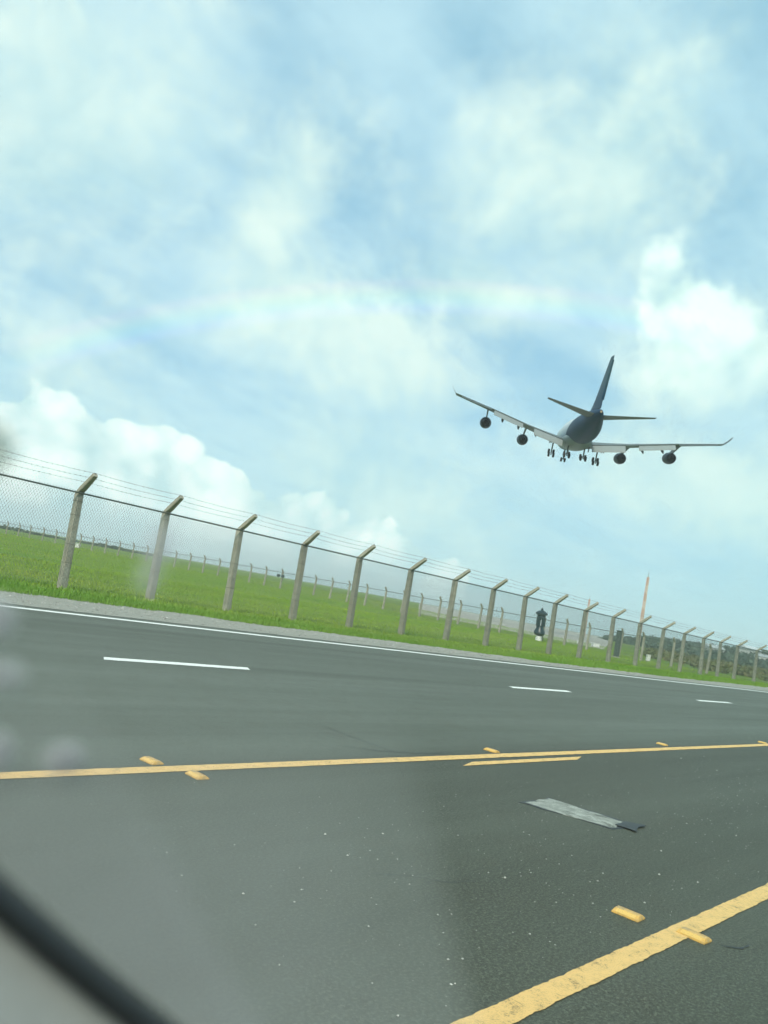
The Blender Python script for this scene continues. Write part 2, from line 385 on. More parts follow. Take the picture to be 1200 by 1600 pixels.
for x0, x1 in [(-18, -15), (-6, -3.1), (5.97, 8.42), (15.95, 18.6), (27.2, 30.3)] + [(39 + 12 * k, 42 + 12 * k) for k in range(8)]:
    painted('lane_dash', x0, x1, 9.74 + 0.006 * (x0 - 6) * (x0 < 40), 0.22, M_white, 0.012, skew=0.12)
painted('center_line', -60, 420, 4.84, 0.135, M_yellow, 0.006)
for k in range(-2, 8):
    painted('turn_lane_dash', 6.95 + k * 12.2, 9.25 + k * 12.2, 4.615, 0.105, M_yellow, 0.006, skew=0.3)
painted('turn_lane_line', -60, 200, 1.612, 0.118, M_yellow, 0.007, step=0.012)

def crack(name, pts, w, m=M_tar, jit=0.02, z=0.003):
    P = []
    for (x0, y0), (x1, y1) in zip(pts, pts[1:]):
        n = max(2, int(math.hypot(x1 - x0, y1 - y0) / 0.035))
        P += [(x0 + (x1 - x0) * i / n, y0 + (y1 - y0) * i / n) for i in range(n)]
    P.append(pts[-1]); L = []; Rr = []
    for i, (x, y) in enumerate(P):
        jx = jit * mnoise.noise((x * 7, y * 7, 2)); jy = jit * mnoise.noise((x * 7, y * 7, 9)); ww = w * (0.4 + 0.9 * abs(mnoise.noise((x * 12, y * 12, 4)))) * min(1, 0.3 + 4 * min(i, len(P) - 1 - i) / len(P))
        L.append((x + jx - ww * 0.7, y + jy - ww * 0.7, z)); Rr.append((x + jx + ww * 0.7, y + jy + ww * 0.7, z))
    n = len(L); mb = MB(); mb.add(L + Rr, [(i, i + 1, n + i + 1, n + i) for i in range(n - 1)])
    return mb.build(name, m, road)
crack('crack', [(3.50, 2.88), (3.72, 2.78), (3.93, 2.60), (4.15, 2.52)], 0.004)
crack('crack', [(6.46, 6.2), (6.42, 5.7), (6.40, 5.05)], 0.012)
crack('crack', [(5.9, 5.35), (6.3, 5.12), (6.9, 5.0), (7.3, 5.03)], 0.010, z=0.0034)
crack('crack', [(8.1, 6.0), (8.5, 5.4), (8.9, 5.1)], 0.009)
crack('crack', [(13.5, 7.8), (14.4, 7.5), (15.5, 7.7)], 0.012)
crack('crack', [(4.72, 1.42), (4.80, 1.36), (4.93, 1.34)], 0.010, jit=0.03)
crack('crack', [(9.0, 3.9), (10.6, 3.5), (11.4, 2.6)], 0.006)
# cement patch with a tar end, flush repairs in the turn lane
def blotch(name, pts, z, m, jit, sub=8):
    P = []
    for i, (x0, y0) in enumerate(pts):
        x1, y1 = pts[(i + 1) % len(pts)]
        for k in range(sub):
            x = x0 + (x1 - x0) * k / sub; y = y0 + (y1 - y0) * k / sub
            P.append((x + jit * mnoise.noise((x * 9, y * 9, z * 900)), y + jit * mnoise.noise((x * 9 + 40, y * 9, z * 900))))
    cx = sum(p[0] for p in P) / len(P); cy = sum(p[1] for p in P) / len(P); n = len(P); h = 0.003
    mb = MB(); mb.add([(x, y, z + h) for x, y in P] + [(cx + (x - cx) * 1.03, cy + (y - cy) * 1.03, z - 0.001) for x, y in P] + [(cx, cy, z + h)],
                      [(i, (i + 1) % n, 2 * n) for i in range(n)] + [(n + i, n + (i + 1) % n, (i + 1) % n, i) for i in range(n)])
    return mb.build(name, m, road)
blotch('tar_surround', [(6.20, 3.55), (6.70, 3.565), (6.78, 2.80), (6.38, 2.83)], 0.0015, M_tar, 0.03)
blotch('cement_patch', [(6.24, 3.515), (6.68, 3.535), (6.74, 2.86), (6.40, 2.85)], 0.003, M_patch, 0.04)
blotch('tar_spot', [(6.52, 2.86), (6.74, 2.90), (6.86, 2.76), (6.70, 2.74), (6.56, 2.70)], 0.0105, M_tar, 0.03, 6)

def pebble(mb, x, y, z, r, m=0):
    ps = [(0, 0, 0.75), (1, 0, 0), (0.3, 0.95, 0.1), (-0.85, 0.55, 0), (-0.8, -0.6, 0.1), (0.35, -0.9, 0), (0, 0, -0.5)]
    q = [tuple(c * random.uniform(0.7, 1.15) for c in p) for p in ps]; a = random.random() * 6.28; ca, sa = math.cos(a), math.sin(a)
    mb.add([(x + r * (p[0] * ca - p[1] * sa), y + r * (p[0] * sa + p[1] * ca), z + r * p[2]) for p in q],
           [(0, i, i % 5 + 1) for i in range(1, 6)] + [(6, i % 5 + 1, i) for i in range(1, 6)], m)
mb = MB()
for k in range(1000):
    x = random.uniform(2.4, 13); y = random.gauss(2.7, 0.85)
    if not 1.72 < y < 4.55: continue
    pebble(mb, x, y, 0.002, random.choice((0.0016, 0.002, 0.0024, 0.0028, 0.0034, 0.0045)) * (1 + x * 0.05))
for px, py, r in [(789, 1372, 0.016), (934, 1377, 0.014), (942, 1365, 0.012), (926, 1412, 0.011), (1007, 1411, 0.013), (828, 1460, 0.011), (700, 1500, 0.011), (1030, 1367, 0.015), (1090, 1379, 0.013), (1033, 1330, 0.014), (970, 1289, 0.03), (955, 1293, 0.016), (598, 1303, 0.013), (508, 1304, 0.013), (543, 1337, 0.012), (380, 1397, 0.011), (723, 1499, 0.011), (705, 1539, 0.012), (622, 1588, 0.010), (460, 1410, 0.010), (1150, 1306, 0.013), (1073, 1287, 0.013), (1064, 1185, 0.02), (1120, 1204, 0.017)]:
    p = at(px, py); pebble(mb, p.x, p.y, 0.002, r * 0.68)
mb.build('road_grit', M_stone, kind='stuff', label='pale stone chips scattered over the dark turn lane', cat='grit')
mb = MB()
for k in range(5200):
    x = random.uniform(2, 90) if k % 2 else random.uniform(2, 40); e = grass_edge(x); t = random.random() ** 0.6
    y = Y_ROAD - 0.1 + (e - Y_ROAD + 0.15) * t
    pebble(mb, x, y, 0.012 + 0.012 * t, random.uniform(0.008, 0.03) * (1.5 if random.random() < 0.06 else 1))
mb.build('shoulder_stones', M_stone2, kind='stuff', label='loose pale stones lying along the gravel shoulder', cat='gravel')

# ------------------------------------------------------------------ grass blades
def blades(name, n, pick, h0, h1, w, m, label):
    V = []; F = []
    for i in range(n):
        x, y, s = pick(); h = random.uniform(h0, h1) * s; a = random.random() * 6.283; ww = w * s * random.uniform(0.7, 1.3)
        lx, ly = random.gauss(0, 0.35) * h, random.gauss(0, 0.35) * h; ca, sa = math.cos(a) * ww, math.sin(a) * ww
        k = len(V); z = -0.02
        V += [(x - ca, y - sa, z), (x + ca, y + sa, z), (x + ca * 0.7 + lx * 0.4, y + sa * 0.7 + ly * 0.4, h * 0.6), (x - ca * 0.7 + lx * 0.4, y - sa * 0.7 + ly * 0.4, h * 0.6), (x + lx, y + ly, h)]
        F += [(k, k + 1, k + 2, k + 3), (k + 3, k + 2, k + 4)]
    me = bpy.data.meshes.new(name); me.from_pydata(V, [], F); me.materials.append(m); me.update()
    return link(name, me, kind='stuff', label=label, cat='grass')
def pick_verge():
    x = random.uniform(3, 50) if random.random() < 0.7 else random.uniform(40, 125)
    e = grass_edge(x); y = e + abs(random.gauss(0, 1.5)) - 0.12 + 0.12 * mnoise.noise((x * 3, 1, 5))
    return x, y, 0.75 + 0.45 * mnoise.noise((x * 0.8, y * 1.2, 0)) + (0.006 * x if x > 30 else 0.1)
blades('verge_grass', 90000, pick_verge, 0.07, 0.19, 0.009, M_verge, 'lush bright green grass strip between gravel shoulder and concrete fence posts')
def pick_field():
    r = random.random()
    if r < 0.55: y = random.uniform(20.5, 42); x = random.uniform(4, 80)
    else: y = 40 + 110 * random.random() ** 1.5; x = random.uniform(y * 0.25, y * 0.4 + 95)
    return x, y, (0.8 + 0.5 * mnoise.noise((x * 0.25, y * 0.5, 0))) * (1 + max(0, y - 30) * 0.012)
blades('field_grass', 130000, pick_field, 0.04, 0.10, 0.014, M_field, 'shorter mown olive green grass on the airfield behind the fence')

# ------------------------------------------------------------------ fences
FY = 22.6; FZ = 2.76
POST_X = [2.7, 5.8, 8.9, 11.96, 14.9, 17.96, 21.03, 24.1, 27.35, 30.55, 33.75, 36.8, 39.8, 43.2, 46.9, 50.7, 54.3, 58.0, 61.9, 65.4, 69.2, 74.2, 78.5, 82.6]
LEAN = 0.085
def post_mesh(h, w0, w1, name='post'):
    mb = MB(); c = w1 * 0.14; rings = []
    for z, w in ((-0.3, w0), (0.0, w0), (h * 0.5, (w0 + w1) / 2), (h, w1)):
        x = w / 2; q = -LEAN * z / h * (h / FZ)
        rings.append([(px + q, py, z) for px, py in ((-x + c, -x), (x - c, -x), (x, -x + c), (x, x - c), (x - c, x), (-x + c, x), (-x, x - c), (-x, -x + c))])
    mb.loft(rings)
    return mb.mesh(name, M_concrete)
def arm_mesh(h, w1, L, ang, name='arm'):
    """slanting head of a post, mitred on to its top, leaning towards -Y"""
    mb = MB(); x = w1 / 2; c = w1 * 0.12; dy, dz = -math.sin(ang), math.cos(ang); rings = []
    for t, k in ((0.0, 1.0), (0.25, 0.97), (L - 0.02, 0.78), (L, 0.70)):
        ny, nz = -dz, dy   # across the arm
        ring = []
        for px, pn in ((-x + c, -x), (x - c, -x), (x, -x + c), (x, x - c), (x - c, x), (-x + c, x), (-x, x - c), (-x, -x + c)):
            if t == 0: ring.append((px - LEAN * h / FZ, pn, h + 0.003))
            else: ring.append((px * k - LEAN * h / FZ - 0.01 * t, dy * t - ny * pn * k * 0.85, h + dz * t - nz * pn * k * 0.85))
        rings.append(ring)
    mb.loft(rings)
    return mb.mesh(name, M_concrete)
def tie_mesh(w, h):
    mb = MB(); t = 0.006
    a = w / 2 + 0.004
    mb.loft([[(-a, -a, -t), (a, -a, -t), (a, a, -t), (-a, a, -t)], [(-a, -a, t), (a, -a, t), (a, a, t), (-a, a, t)]], caps=False)
    return mb.mesh('tie_wire', M_tie)
def link_mesh(w, h, pitch, r, name='chain_link'):
    """one bay of chain-link: two sets of slanting wires, twisted ends standing above the rail"""
    mb = MB(); top = h + 0.055; off = pitch * 0.5
    def wire(p0, p1):
        p0, p1 = Vector(p0), Vector(p1); a = (p1 - p0).normalized(); n = Vector((0, 1, 0)); u = a.cross(n)
        ring = [n * r, u * r * 0.87 - n * r * 0.5, -u * r * 0.87 - n * r * 0.5]
        mb.add([p0 + q for q in ring] + [p1 + q for q in ring], [(0, 1, 4, 3), (1, 2, 5, 4), (2, 0, 3, 5)])
    sl = 0.62      # dx per dz: the diamonds stand tall
    n = int((w + top * sl) / pitch) + 1
    for sgn, yy in ((1, r), (-1, -r)):
        for i in range(n + 1):
            x0 = i * pitch - (top * sl if sgn > 0 else 0.0) if sgn > 0 else i * pitch
            za, zb = 0.03, top
            xa, xb = x0 + sgn * sl * (za), x0 + sgn * sl * (zb)
            # clip to 0..w
            def clip(xa, za, xb, zb):
                if xa > xb: xa, za, xb, zb = xb, zb, xa, za
                if xb <= 0 or xa >= w: return None
                if xa < 0: za += (zb - za) * (0 - xa) / (xb - xa); xa = 0
                if xb > w: zb = za + (zb - za) * (w - xa) / (xb - xa); xb = w
                return xa, za, xb, zb
            c = clip(xa, za, xb, zb)
            if c: wire((c[0], yy, c[1]), (c[2], yy, c[3]))
    return mb.mesh(name, M_wire)
def strand(mb, pts, r, n=5, barbs=0.0):
    for p0, p1 in zip(pts, pts[1:]):
        p0, p1 = Vector(p0), Vector(p1); L = (p1 - p0).length; k0 = p0
        for i in range(1, 5):
            t = i / 4; k1 = p0.lerp(p1, t) - Vector((0, 0, 0.03 * 4 * t * (1 - t) * min(1, L / 3))); mb.tube(k0, k1, r, n=n, cap=False); k0 = k1
        if barbs:
            q = 0.0
            while q < L:
                c = p0.lerp(p1, q / L) - Vector((0, 0, 0.03 * 4 * (q / L) * (1 - q / L)))
                for s_ in (-1, 1): mb.tube(c - Vector((0.01 * s_, 0.012, 0.02)), c + Vector((0.01 * s_, 0.012, 0.02)), r * 0.8, n=3, cap=False)
                q += barbs

fence = empty('perimeter_fence', (POST_X[0], FY, 0), label='chain-link fence on concrete posts along the road verge, barbed wire above', cat='fence')
pm = post_mesh(FZ, 0.235, 0.205); ARM_A = R(51); ARM_L = 0.86; am = arm_mesh(FZ, 0.185, ARM_L, ARM_A); tm = tie_mesh(0.222, 0)
def fz(x): return -0.0022 * (x - 22)
for i, x in enumerate(POST_X):
    p = link('post', pm, fence, (x - POST_X[0] + LEAN, 0, fz(x)))
    p.rotation_euler = (R(random.uniform(-0.9, 0.9)), R(random.uniform(-0.9, 0.9)), R(random.uniform(-5, 5)))
    link('arm', am, p)
    if x < 52:
        for z in (0.35, 0.8, 1.25, 1.7, 2.1, 2.45):
            zz = z + random.uniform(-0.13, 0.13)
            if random.random() < 0.4: continue
            link('tie_wire', tm, p, (-LEAN * zz / FZ, 0, zz), (R(random.uniform(-3, 3)), R(random.uniform(-5, 5)), 0))
bay = {}
for x0, x1 in zip(POST_X, POST_X[1:]):
    w = round(x1 - x0, 1)
    if w not in bay: bay[w] = link_mesh(w, FZ - 0.02, 0.085, 0.0033)
    o = link('chain_link', bay[w], fence, (x0 - POST_X[0], -0.135, fz(x0))); o.scale.x = (x1 - x0) / w
    mb = MB(); mb.tube((x0 - POST_X[0], -0.135, FZ - 0.02 + fz(x0)), (x1 - POST_X[0], -0.135, FZ - 0.02 + fz(x1)), 0.024, n=8)
    mb.build('top_rail', M_rail, fence, smooth=True)
for fr in (0.42, 0.67, 0.93):
    mb = MB(); strand(mb, [(x - POST_X[0], -math.sin(ARM_A) * ARM_L * fr - 0.02, FZ + math.cos(ARM_A) * ARM_L * fr + 0.085 + fz(x)) for x in POST_X], 0.0032, barbs=0.16)
    mb.build('barbed_wire', M_rust, fence)

CX = 70.0; CH = 2.05
CY = [25.0, 28.0, 30.7, 32.75, 35.9, 38.2, 40.6, 43.0, 45.4, 47.9, 50.5, 53.1, 55.6, 58.2, 60.85, 63.65, 66.5, 69.3, 72.1, 75.1, 78.2, 81.3, 84.3, 87.6, 91.0, 94.4, 97.7, 101.3, 104.9, 108.6, 112.5, 116.5, 120.5, 124.6, 128.6, 132.7, 137.0, 141.7, 146.7, 151.2, 156.1, 161.2]
cross = empty('cross_fence', (CX, CY[0], 0), label='far fence of thin concrete posts with bent tops crossing the airfield grass', cat='fence')
def cx_(y): return CX
cpm = post_mesh(CH, 0.20, 0.17); cam_ = arm_mesh(CH, 0.17, 0.5, R(38))
for y in CY:
    p = link('post', cpm, cross, (cx_(y) - CX, y - CY[0], 0)); p.rotation_euler = (R(random.uniform(-1, 1)), R(random.uniform(-1, 1)), R(90 + random.uniform(-4, 4)))
    a = link('arm', cam_, p)
    a.rotation_euler = (0, 0, R(180)); a.location = (-2 * LEAN * CH / FZ, 0, 0)
cb = link_mesh(3.0, CH - 0.05, 0.10, 0.003)
for y0, y1 in zip(CY, CY[1:]):
    p0 = Vector((cx_(y0) - CX, y0 - CY[0], 0)); p1 = Vector((cx_(y1) - CX, y1 - CY[0], 0)); dv = p1 - p0
    o = link('chain_link', cb, cross, p0, (0, 0, math.atan2(dv.y, dv.x))); o.scale.x = dv.length / 3.0
    mb = MB(); mb.tube(p0 + Vector((0, 0, CH - 0.03)), p1 + Vector((0, 0, CH - 0.03)), 0.03, n=6); mb.build('top_rail', M_rail, cross)
for k, fr in enumerate((0.5, 0.95)):
    mb = MB(); strand(mb, [(cx_(y) - CX + 0.3 * fr, y - CY[0], CH + 0.36 * fr) for y in CY], 0.006, n=4); mb.build('barbed_wire', M_rust, cross)

# ------------------------------------------------------------------ airliner
M_fus = None
def f_fus(g, o, _):
    sp = g.node('ShaderNodeSeparateXYZ'); g.link(o, sp.inputs[0]); x, z = N(g.t, sp.outputs[0]), N(g.t, sp.outputs[2])
    s = x * -1.0 + 35.0                                   # metres behind the nose
    k = (s - 39.0 - z * 3.2).step(-1.6, 1.6)
    d = g.noise(scaled(g, o, (0.3, 1, 1)), 1.2, 4)
    c = g.mix(d * 0.3, (0.50, 0.55, 0.59), (0.40, 0.45, 0.49))
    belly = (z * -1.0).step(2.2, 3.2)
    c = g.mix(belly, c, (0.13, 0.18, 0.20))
    return {'Base Color': g.mix(k, c, (0.0, 0.028, 0.075))}
M_fus = mat('fuselage_livery', f_fus, rough=0.5, spec=0.12)
def f_fin(g, o, _):
    sp = g.node('ShaderNodeSeparateXYZ'); g.link(o, sp.inputs[0]); z = N(g.t, sp.outputs[2])
    return {'Base Color': g.mix(z.step(5.0, 8.5), (0.004, 0.045, 0.10), (0.035, 0.085, 0.12))}
M_fin = mat('fin_livery', f_fin, rough=0.5, spec=0.12)
def f_wing(g, o, _): return {'Base Color': g.mix(g.noise(scaled(g, o, (1, 0.3, 1)), 0.8, 4), (0.060, 0.078, 0.085), (0.10, 0.125, 0.13))}
M_wing = mat('wing_grey', f_wing, rough=0.5)
M_flap = mat('flap_grey', color=(0.22, 0.245, 0.245), rough=0.5)
M_stab = mat('tailplane_grey', color=(0.06, 0.08, 0.08), rough=0.5)
M_nac = mat('engine_cowl', color=(0.02, 0.038, 0.055), rough=0.5, spec=0.2)
M_core = mat('engine_core', color=(0.02, 0.022, 0.024), rough=0.5, metal=0.6)
M_gear = mat('gear_metal', color=(0.10, 0.11, 0.11), rough=0.5, metal=0.3)
M_tyre = mat('gear_tyre', color=(0.018, 0.018, 0.019), rough=0.8)

PLANE_LOC = (178.105, 102.287, 49.625); PLANE_ROT = (0.0323, -0.1471, 0.6305)
plane = empty('airliner', PLANE_LOC, PLANE_ROT, label='four-engined jet airliner with dark blue tail, landing gear down, climbing no higher than the clouds', cat='airplane')
plane['label'] = 'four-engined jet airliner with dark blue tail and lowered wheels in the sky'
def pt(s, y, z): return (35.0 - s, y, z)
def ell(s, cz, ry, rz, n=32, hump=0.0):
    ring = []
    for i in range(n):
        a = 2 * math.pi * i / n; y = math.sin(a) * ry; z = math.cos(a)
        zz = z * (rz + (hump * max(0, z) ** 1.2 if z > 0 else 0)); yy = y * (1 - (0.12 if hump > 0.6 and z > 0.4 else 0))
        ring.append(pt(s, yy, cz + zz))
    return ring
secs = [(0.0, -1.0, 0.08, 0.08, 0), (0.6, -0.95, 0.75, 0.85, 0), (2.0, -0.75, 1.6, 1.75, 0.3), (4.5, -0.45, 2.4, 2.5, 1.1), (7, -0.3, 2.85, 2.95, 1.5), (10, -0.15, 3.15, 3.2, 1.5), (18, -0.1, 3.25, 3.3, 1.3), (23, -0.1, 3.25, 3.3, 0.6), (27, -0.1, 3.25, 3.3, 0.1),
        (44, -0.1, 3.25, 3.3, 0), (48, 0.0, 3.15, 3.25, 0), (53, 0.25, 2.8, 3.0, 0), (58, 0.7, 2.2, 2.5, 0), (63, 1.2, 1.45, 1.75, 0), (66.5, 1.6, 0.85, 1.05, 0), (68.6, 1.9, 0.32, 0.4, 0)]
mb = MB(); mb.loft([ell(*a[:4], hump=a[4]) for a in secs]); fus = mb.build('fuselage', M_fus, plane, smooth=50)
mb = MB(); mb.lathe([(0, 0.28), (0.35, 0.2)], pt(68.55, 0, 1.9), (-1, 0, 0), n=12); mb.build('exhaust_cone', mat('hot_metal', color=(0.35, 0.25, 0.16), rough=0.5), fus)
mb = MB()
mb.loft([[pt(s, math.sin(2 * math.pi * i / 20) * ry, cz + math.cos(2 * math.pi * i / 20) * rz) for i in range(20)] for s, cz, ry, rz in ((18, -2.3, 0.6, 0.8), (21, -2.4, 2.6, 1.6), (26, -2.5, 3.6, 1.85), (36, -2.5, 3.7, 1.9), (40, -2.3, 2.8, 1.6), (44, -2.1, 0.8, 0.9))])
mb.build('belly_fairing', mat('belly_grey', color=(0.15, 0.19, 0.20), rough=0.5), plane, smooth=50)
AF = [(1.0, 0.004), (0.85, 0.022), (0.65, 0.044), (0.45, 0.056), (0.28, 0.058), (0.12, 0.046), (0.03, 0.025), (0.0, 0.0), (0.03, -0.018), (0.12, -0.034), (0.28, -0.044), (0.45, -0.042), (0.65, -0.028), (0.85, -0.010), (1.0, -0.004)]
def section(le, y, z, chord, th=1.0, inc=0.0, vert=False):
    ring = []
    for t, h in AF:
        s = le + t * chord; zz = h * chord * th - inc * (t - 0.4) * chord
        ring.append(pt(s, zz, z) if vert else pt(s, y, z + zz))
    return ring
WST = [(19.0, 2.6, -2.55, 17.0, 1.15, 0.03), (24.0, 8.0, -1.75, 13.6, 1.0, 0.025), (28.2, 12.4, -1.05, 11.0, 0.95, 0.02), (36.6, 22.0, 0.75, 7.3, 0.9, 0.0), (44.2, 31.0, 2.25, 4.1, 0.85, -0.02)]
def wing_at(y):
    y = abs(y)
    for a, b in zip(WST, WST[1:]):
        if y <= b[1]:
            t = (y - a[1]) / (b[1] - a[1]); return [p + (q - p) * t for p, q in zip(a, b)]
    return list(WST[-1])
for sd in (1, -1):
    mb = MB(); mb.loft([section(le, y * sd, z, c, th, inc) for le, y, z, c, th, inc in WST]); wing = mb.build('wing', M_wing, plane, smooth=50)
    mb = MB(); mb.loft([section(45.0, 31.0 * sd, 2.3, 3.4, 0.5), section(46.7, 31.7 * sd, 3.2, 2.3, 0.5), section(48.2, 32.1 * sd, 4.0, 1.0, 0.5)]); mb.build('winglet', M_wing, wing, smooth=50)
    for y0, y1, cf in ((3.6, 11.0, 3.1), (13.9, 21.3, 2.3)):
        rings = []
        for y in (y0, y1):
            le, _, z, c, th, inc = wing_at(y); te = le + c; zt = z - inc * 0.6 * c
            ring = []
            for t, h in AF:
                q = t * cf; dn = math.sin(R(33)); fw = math.cos(R(33)); ring.append(pt(te - 0.35 + q * fw, y * sd, zt - 0.16 - q * dn + h * cf * 1.4))
            rings.append(ring)
        mb = MB(); mb.loft(rings); mb.build('flap', M_flap, wing, smooth=50)
    rings = []
    for y in (22.0, 29.5):
        le, _, z, c, th, inc = wing_at(y); te = le + c; rings.append([pt(te - 0.1 + t * 1.0, y * sd, z - 0.06 - t * 0.35 + h * 1.2) for t, h in AF])
    mb = MB(); mb.loft(rings); mb.build('aileron', M_stab, wing, smooth=50)
    for y in (6.4, 10.4, 14.9, 19.0):
        le, _, z, c, th, inc = wing_at(y); te = le + c
        mb = MB(); mb.lathe([(0, 0.03), (0.7, 0.28), (2.2, 0.34), (3.7, 0.22), (4.7, 0.03)], pt(te - 2.9, y * sd, z - 0.62), (-0.93, 0, -0.36), n=10); mb.build('flap_fairing', M_wing, wing, smooth=50)
    for y, s0, zz in ((12.7, 21.6, -3.75), (22.9, 30.4, -1.95)):
        le, _, z, c, th, inc = wing_at(y)
        mb = MB(); mb.lathe([(0.15, 1.10), (0.0, 1.22), (0.25, 1.36), (1.4, 1.46), (3.0, 1.42), (4.4, 1.16), (4.4, 1.06), (3.4, 1.12), (3.0, 0.4)], pt(s0, y * sd, zz), (-1, 0, -0.02), n=28); eng = mb.build('engine', M_nac, plane, smooth=50)
        mb = MB(); mb.lathe([(0.9, 0.2), (1.0, 1.1), (3.2, 1.06), (4.3, 0.82), (5.6, 0.56), (5.62, 0.44), (5.0, 0.36), (6.2, 0.08)], pt(s0, y * sd, zz), (-1, 0, -0.02), n=24); mb.build('exhaust', M_core, eng, smooth=50)
        mb = MB(); a, b = 0.2, 0.14
        mb.loft([[pt(s0 + 0.9, (y + w) * sd, zz + 1.35) for w in (-b, b)] + [pt(s0 + 4.6, (y + w) * sd, zz + 1.1) for w in (b, -b)], [pt(le + 0.25 * 1, (y + w) * sd, z - 0.1) for w in (-a, a)] + [pt(le + c * 0.62, (y + w) * sd, z - 0.25) for w in (a, -a)]])
        mb.build('pylon', M_wing, eng)
    mb = MB(); mb.loft([section(58.2, 1.2 * sd, 1.4, 9.6, 0.9), section(61.6, 5.2 * sd, 1.95, 6.6, 0.85), section(66.4, 11.1 * sd, 2.75, 2.7, 0.8)]); mb.build('tailplane', M_stab, plane, smooth=50)
mb = MB(); mb.loft([section(51.0, 0, 2.9, 15.8, 0.75, vert=True), section(55.6, 0, 5.0, 11.4, 0.8, vert=True), section(61.0, 0, 9.2, 8.0, 0.8, vert=True), section(66.2, 0, 13.4, 4.4, 0.8, vert=True)])
fin = mb.build('fin', M_fin, plane, smooth=50)
mb = MB(); mb.loft([[pt(66.4 + t * 1.2, h * 6, 4.6) for t, h in AF], [pt(70.1 + t * 0.8, h * 4, 12.4) for t, h in AF]]); mb.build('rudder', M_fin, fin, smooth=50)
def gear(s, y, top, low, wheels, name, dia=0.62, tilt=0.0):
    mb = MB(); mb.tube(pt(s, y, top), pt(s, y, low + 0.1), 0.20, 0.16, n=10); mb.tube(pt(s, y, low + 1.0), pt(s - 1.6, y, top + 0.2), 0.08, n=8)
    st = mb.build(name, M_gear, plane, smooth=True)
    if wheels == 4:
        mb = MB(); mb.tube(pt(s - 0.8, y, low + tilt), pt(s + 0.8, y, low - tilt), 0.13, n=8); mb.build('bogie_beam', M_gear, st)
        ws = [(dx, dy) for dx in (-0.75, 0.75) for dy in (-0.58, 0.58)]
    else: ws = [(0, -0.48), (0, 0.48)]
    for dx, dy in ws:
        mb = MB(); mb.lathe([(-0.24, 0.25), (-0.24, dia * 0.86), (-0.13, dia), (0.13, dia), (0.24, dia * 0.86), (0.24, 0.25)], pt(s + dx, y + dy, low - (tilt * dx / 0.8)), (0, 1, 0), n=18); mb.build('wheel', M_tyre, st, smooth=True)
    mb = MB(); mb.box(pt(s, y + (0.95 if y > 0 else -0.95), top - 0.75), (1.6, 0.08, 1.3)); mb.build('gear_door', M_gear, st)
gear(33.5, 5.5, -2.6, -6.35, 4, 'wing_gear', tilt=0.45); gear(33.5, -5.5, -2.6, -6.35, 4, 'wing_gear', tilt=0.45)
gear(36.6, 2.0, -3.2, -6.2, 4, 'body_gear', tilt=0.25); gear(36.6, -2.0, -3.2, -6.2, 4, 'body_gear', tilt=0.25)
gear(8.5, 0.0, -3.0, -6.1, 2, 'nose_gear')

# ------------------------------------------------------------------ apron, far field, hills
apron = sheet('apron', [(90, 44), (92, 52), (88, 70), (92, 73.4), (1400, 1118), (1900, 915), (420, 202)], -0.014, M_apron, kind='structure', label='pale concrete apron beyond the far fence')
def f_hill(g, o, _): return {'Base Color': g.mix(g.noise(o, 0.03, 5).step(0.4, 0.65), (0.045, 0.080, 0.045), (0.085, 0.11, 0.06))}
M_hill = mat('hill_scrub', f_hill, rough=0.95, spec=0.1)
def f_leaf(g, o, _): return {'Base Color': g.mix(g.noise(o, 0.18, 4).step(0.4, 0.65), (0.065, 0.105, 0.080), (0.115, 0.150, 0.105))}
M_leaf = mat('far_foliage', f_leaf, rough=0.9, spec=0.15)
M_brown = mat('dry_scrub', lambda g, o, _: {'Base Color': g.mix(g.noise(o, 0.4, 4).step(0.4, 0.65), (0.13, 0.15, 0.06), (0.20, 0.175, 0.09))}, rough=0.95, spec=0.1)
def ridge(px): 
    pts = [(930, 0), (962, 4.0), (1010, 8.0), (1093, 12), (1200, 18), (1400, 24), (1700, 22), (2100, 15), (2600, 0)]
    for (a, ha), (b, hb) in zip(pts, pts[1:]):
        if a <= px <= b: return ha + (hb - ha) * (px - a) / (b - a)
    return 0
def polar(px, r):
    d = skydir(px, 1142 - 0.18534 * (1738 - px)); k = math.hypot(d.x, d.y); return d.x / k * r, d.y / k * r
def hill_z(px, r, x, y):
    t = max(0, min(1, (r - 380) / 330)); t = t * t * (3 - 2 * t); t2 = max(0, min(1, (1150 - r) / 300))
    return -0.5 + ridge(px) * 0.62 * t * t2 * (1 + 0.25 * mnoise.noise((x * 0.012, y * 0.012, 0))) + 0.6
V = []; F = []; nr, na = 22, 90
for j in range(nr):
    r = 370 + j * 37
    for i in range(na):
        px = 925 + i * 18.6; x, y = polar(px, r); V.append((x, y, hill_z(px, r, x, y) - 0.6))
for j in range(nr - 1):
    for i in range(na - 1): k = j * na + i; F.append((k, k + 1, k + na + 1, k + na))
mb = MB(); mb.add(V, F); mb.build('hill', M_hill, kind='structure', smooth=180, label='low wooded hill behind the right end of the fence')
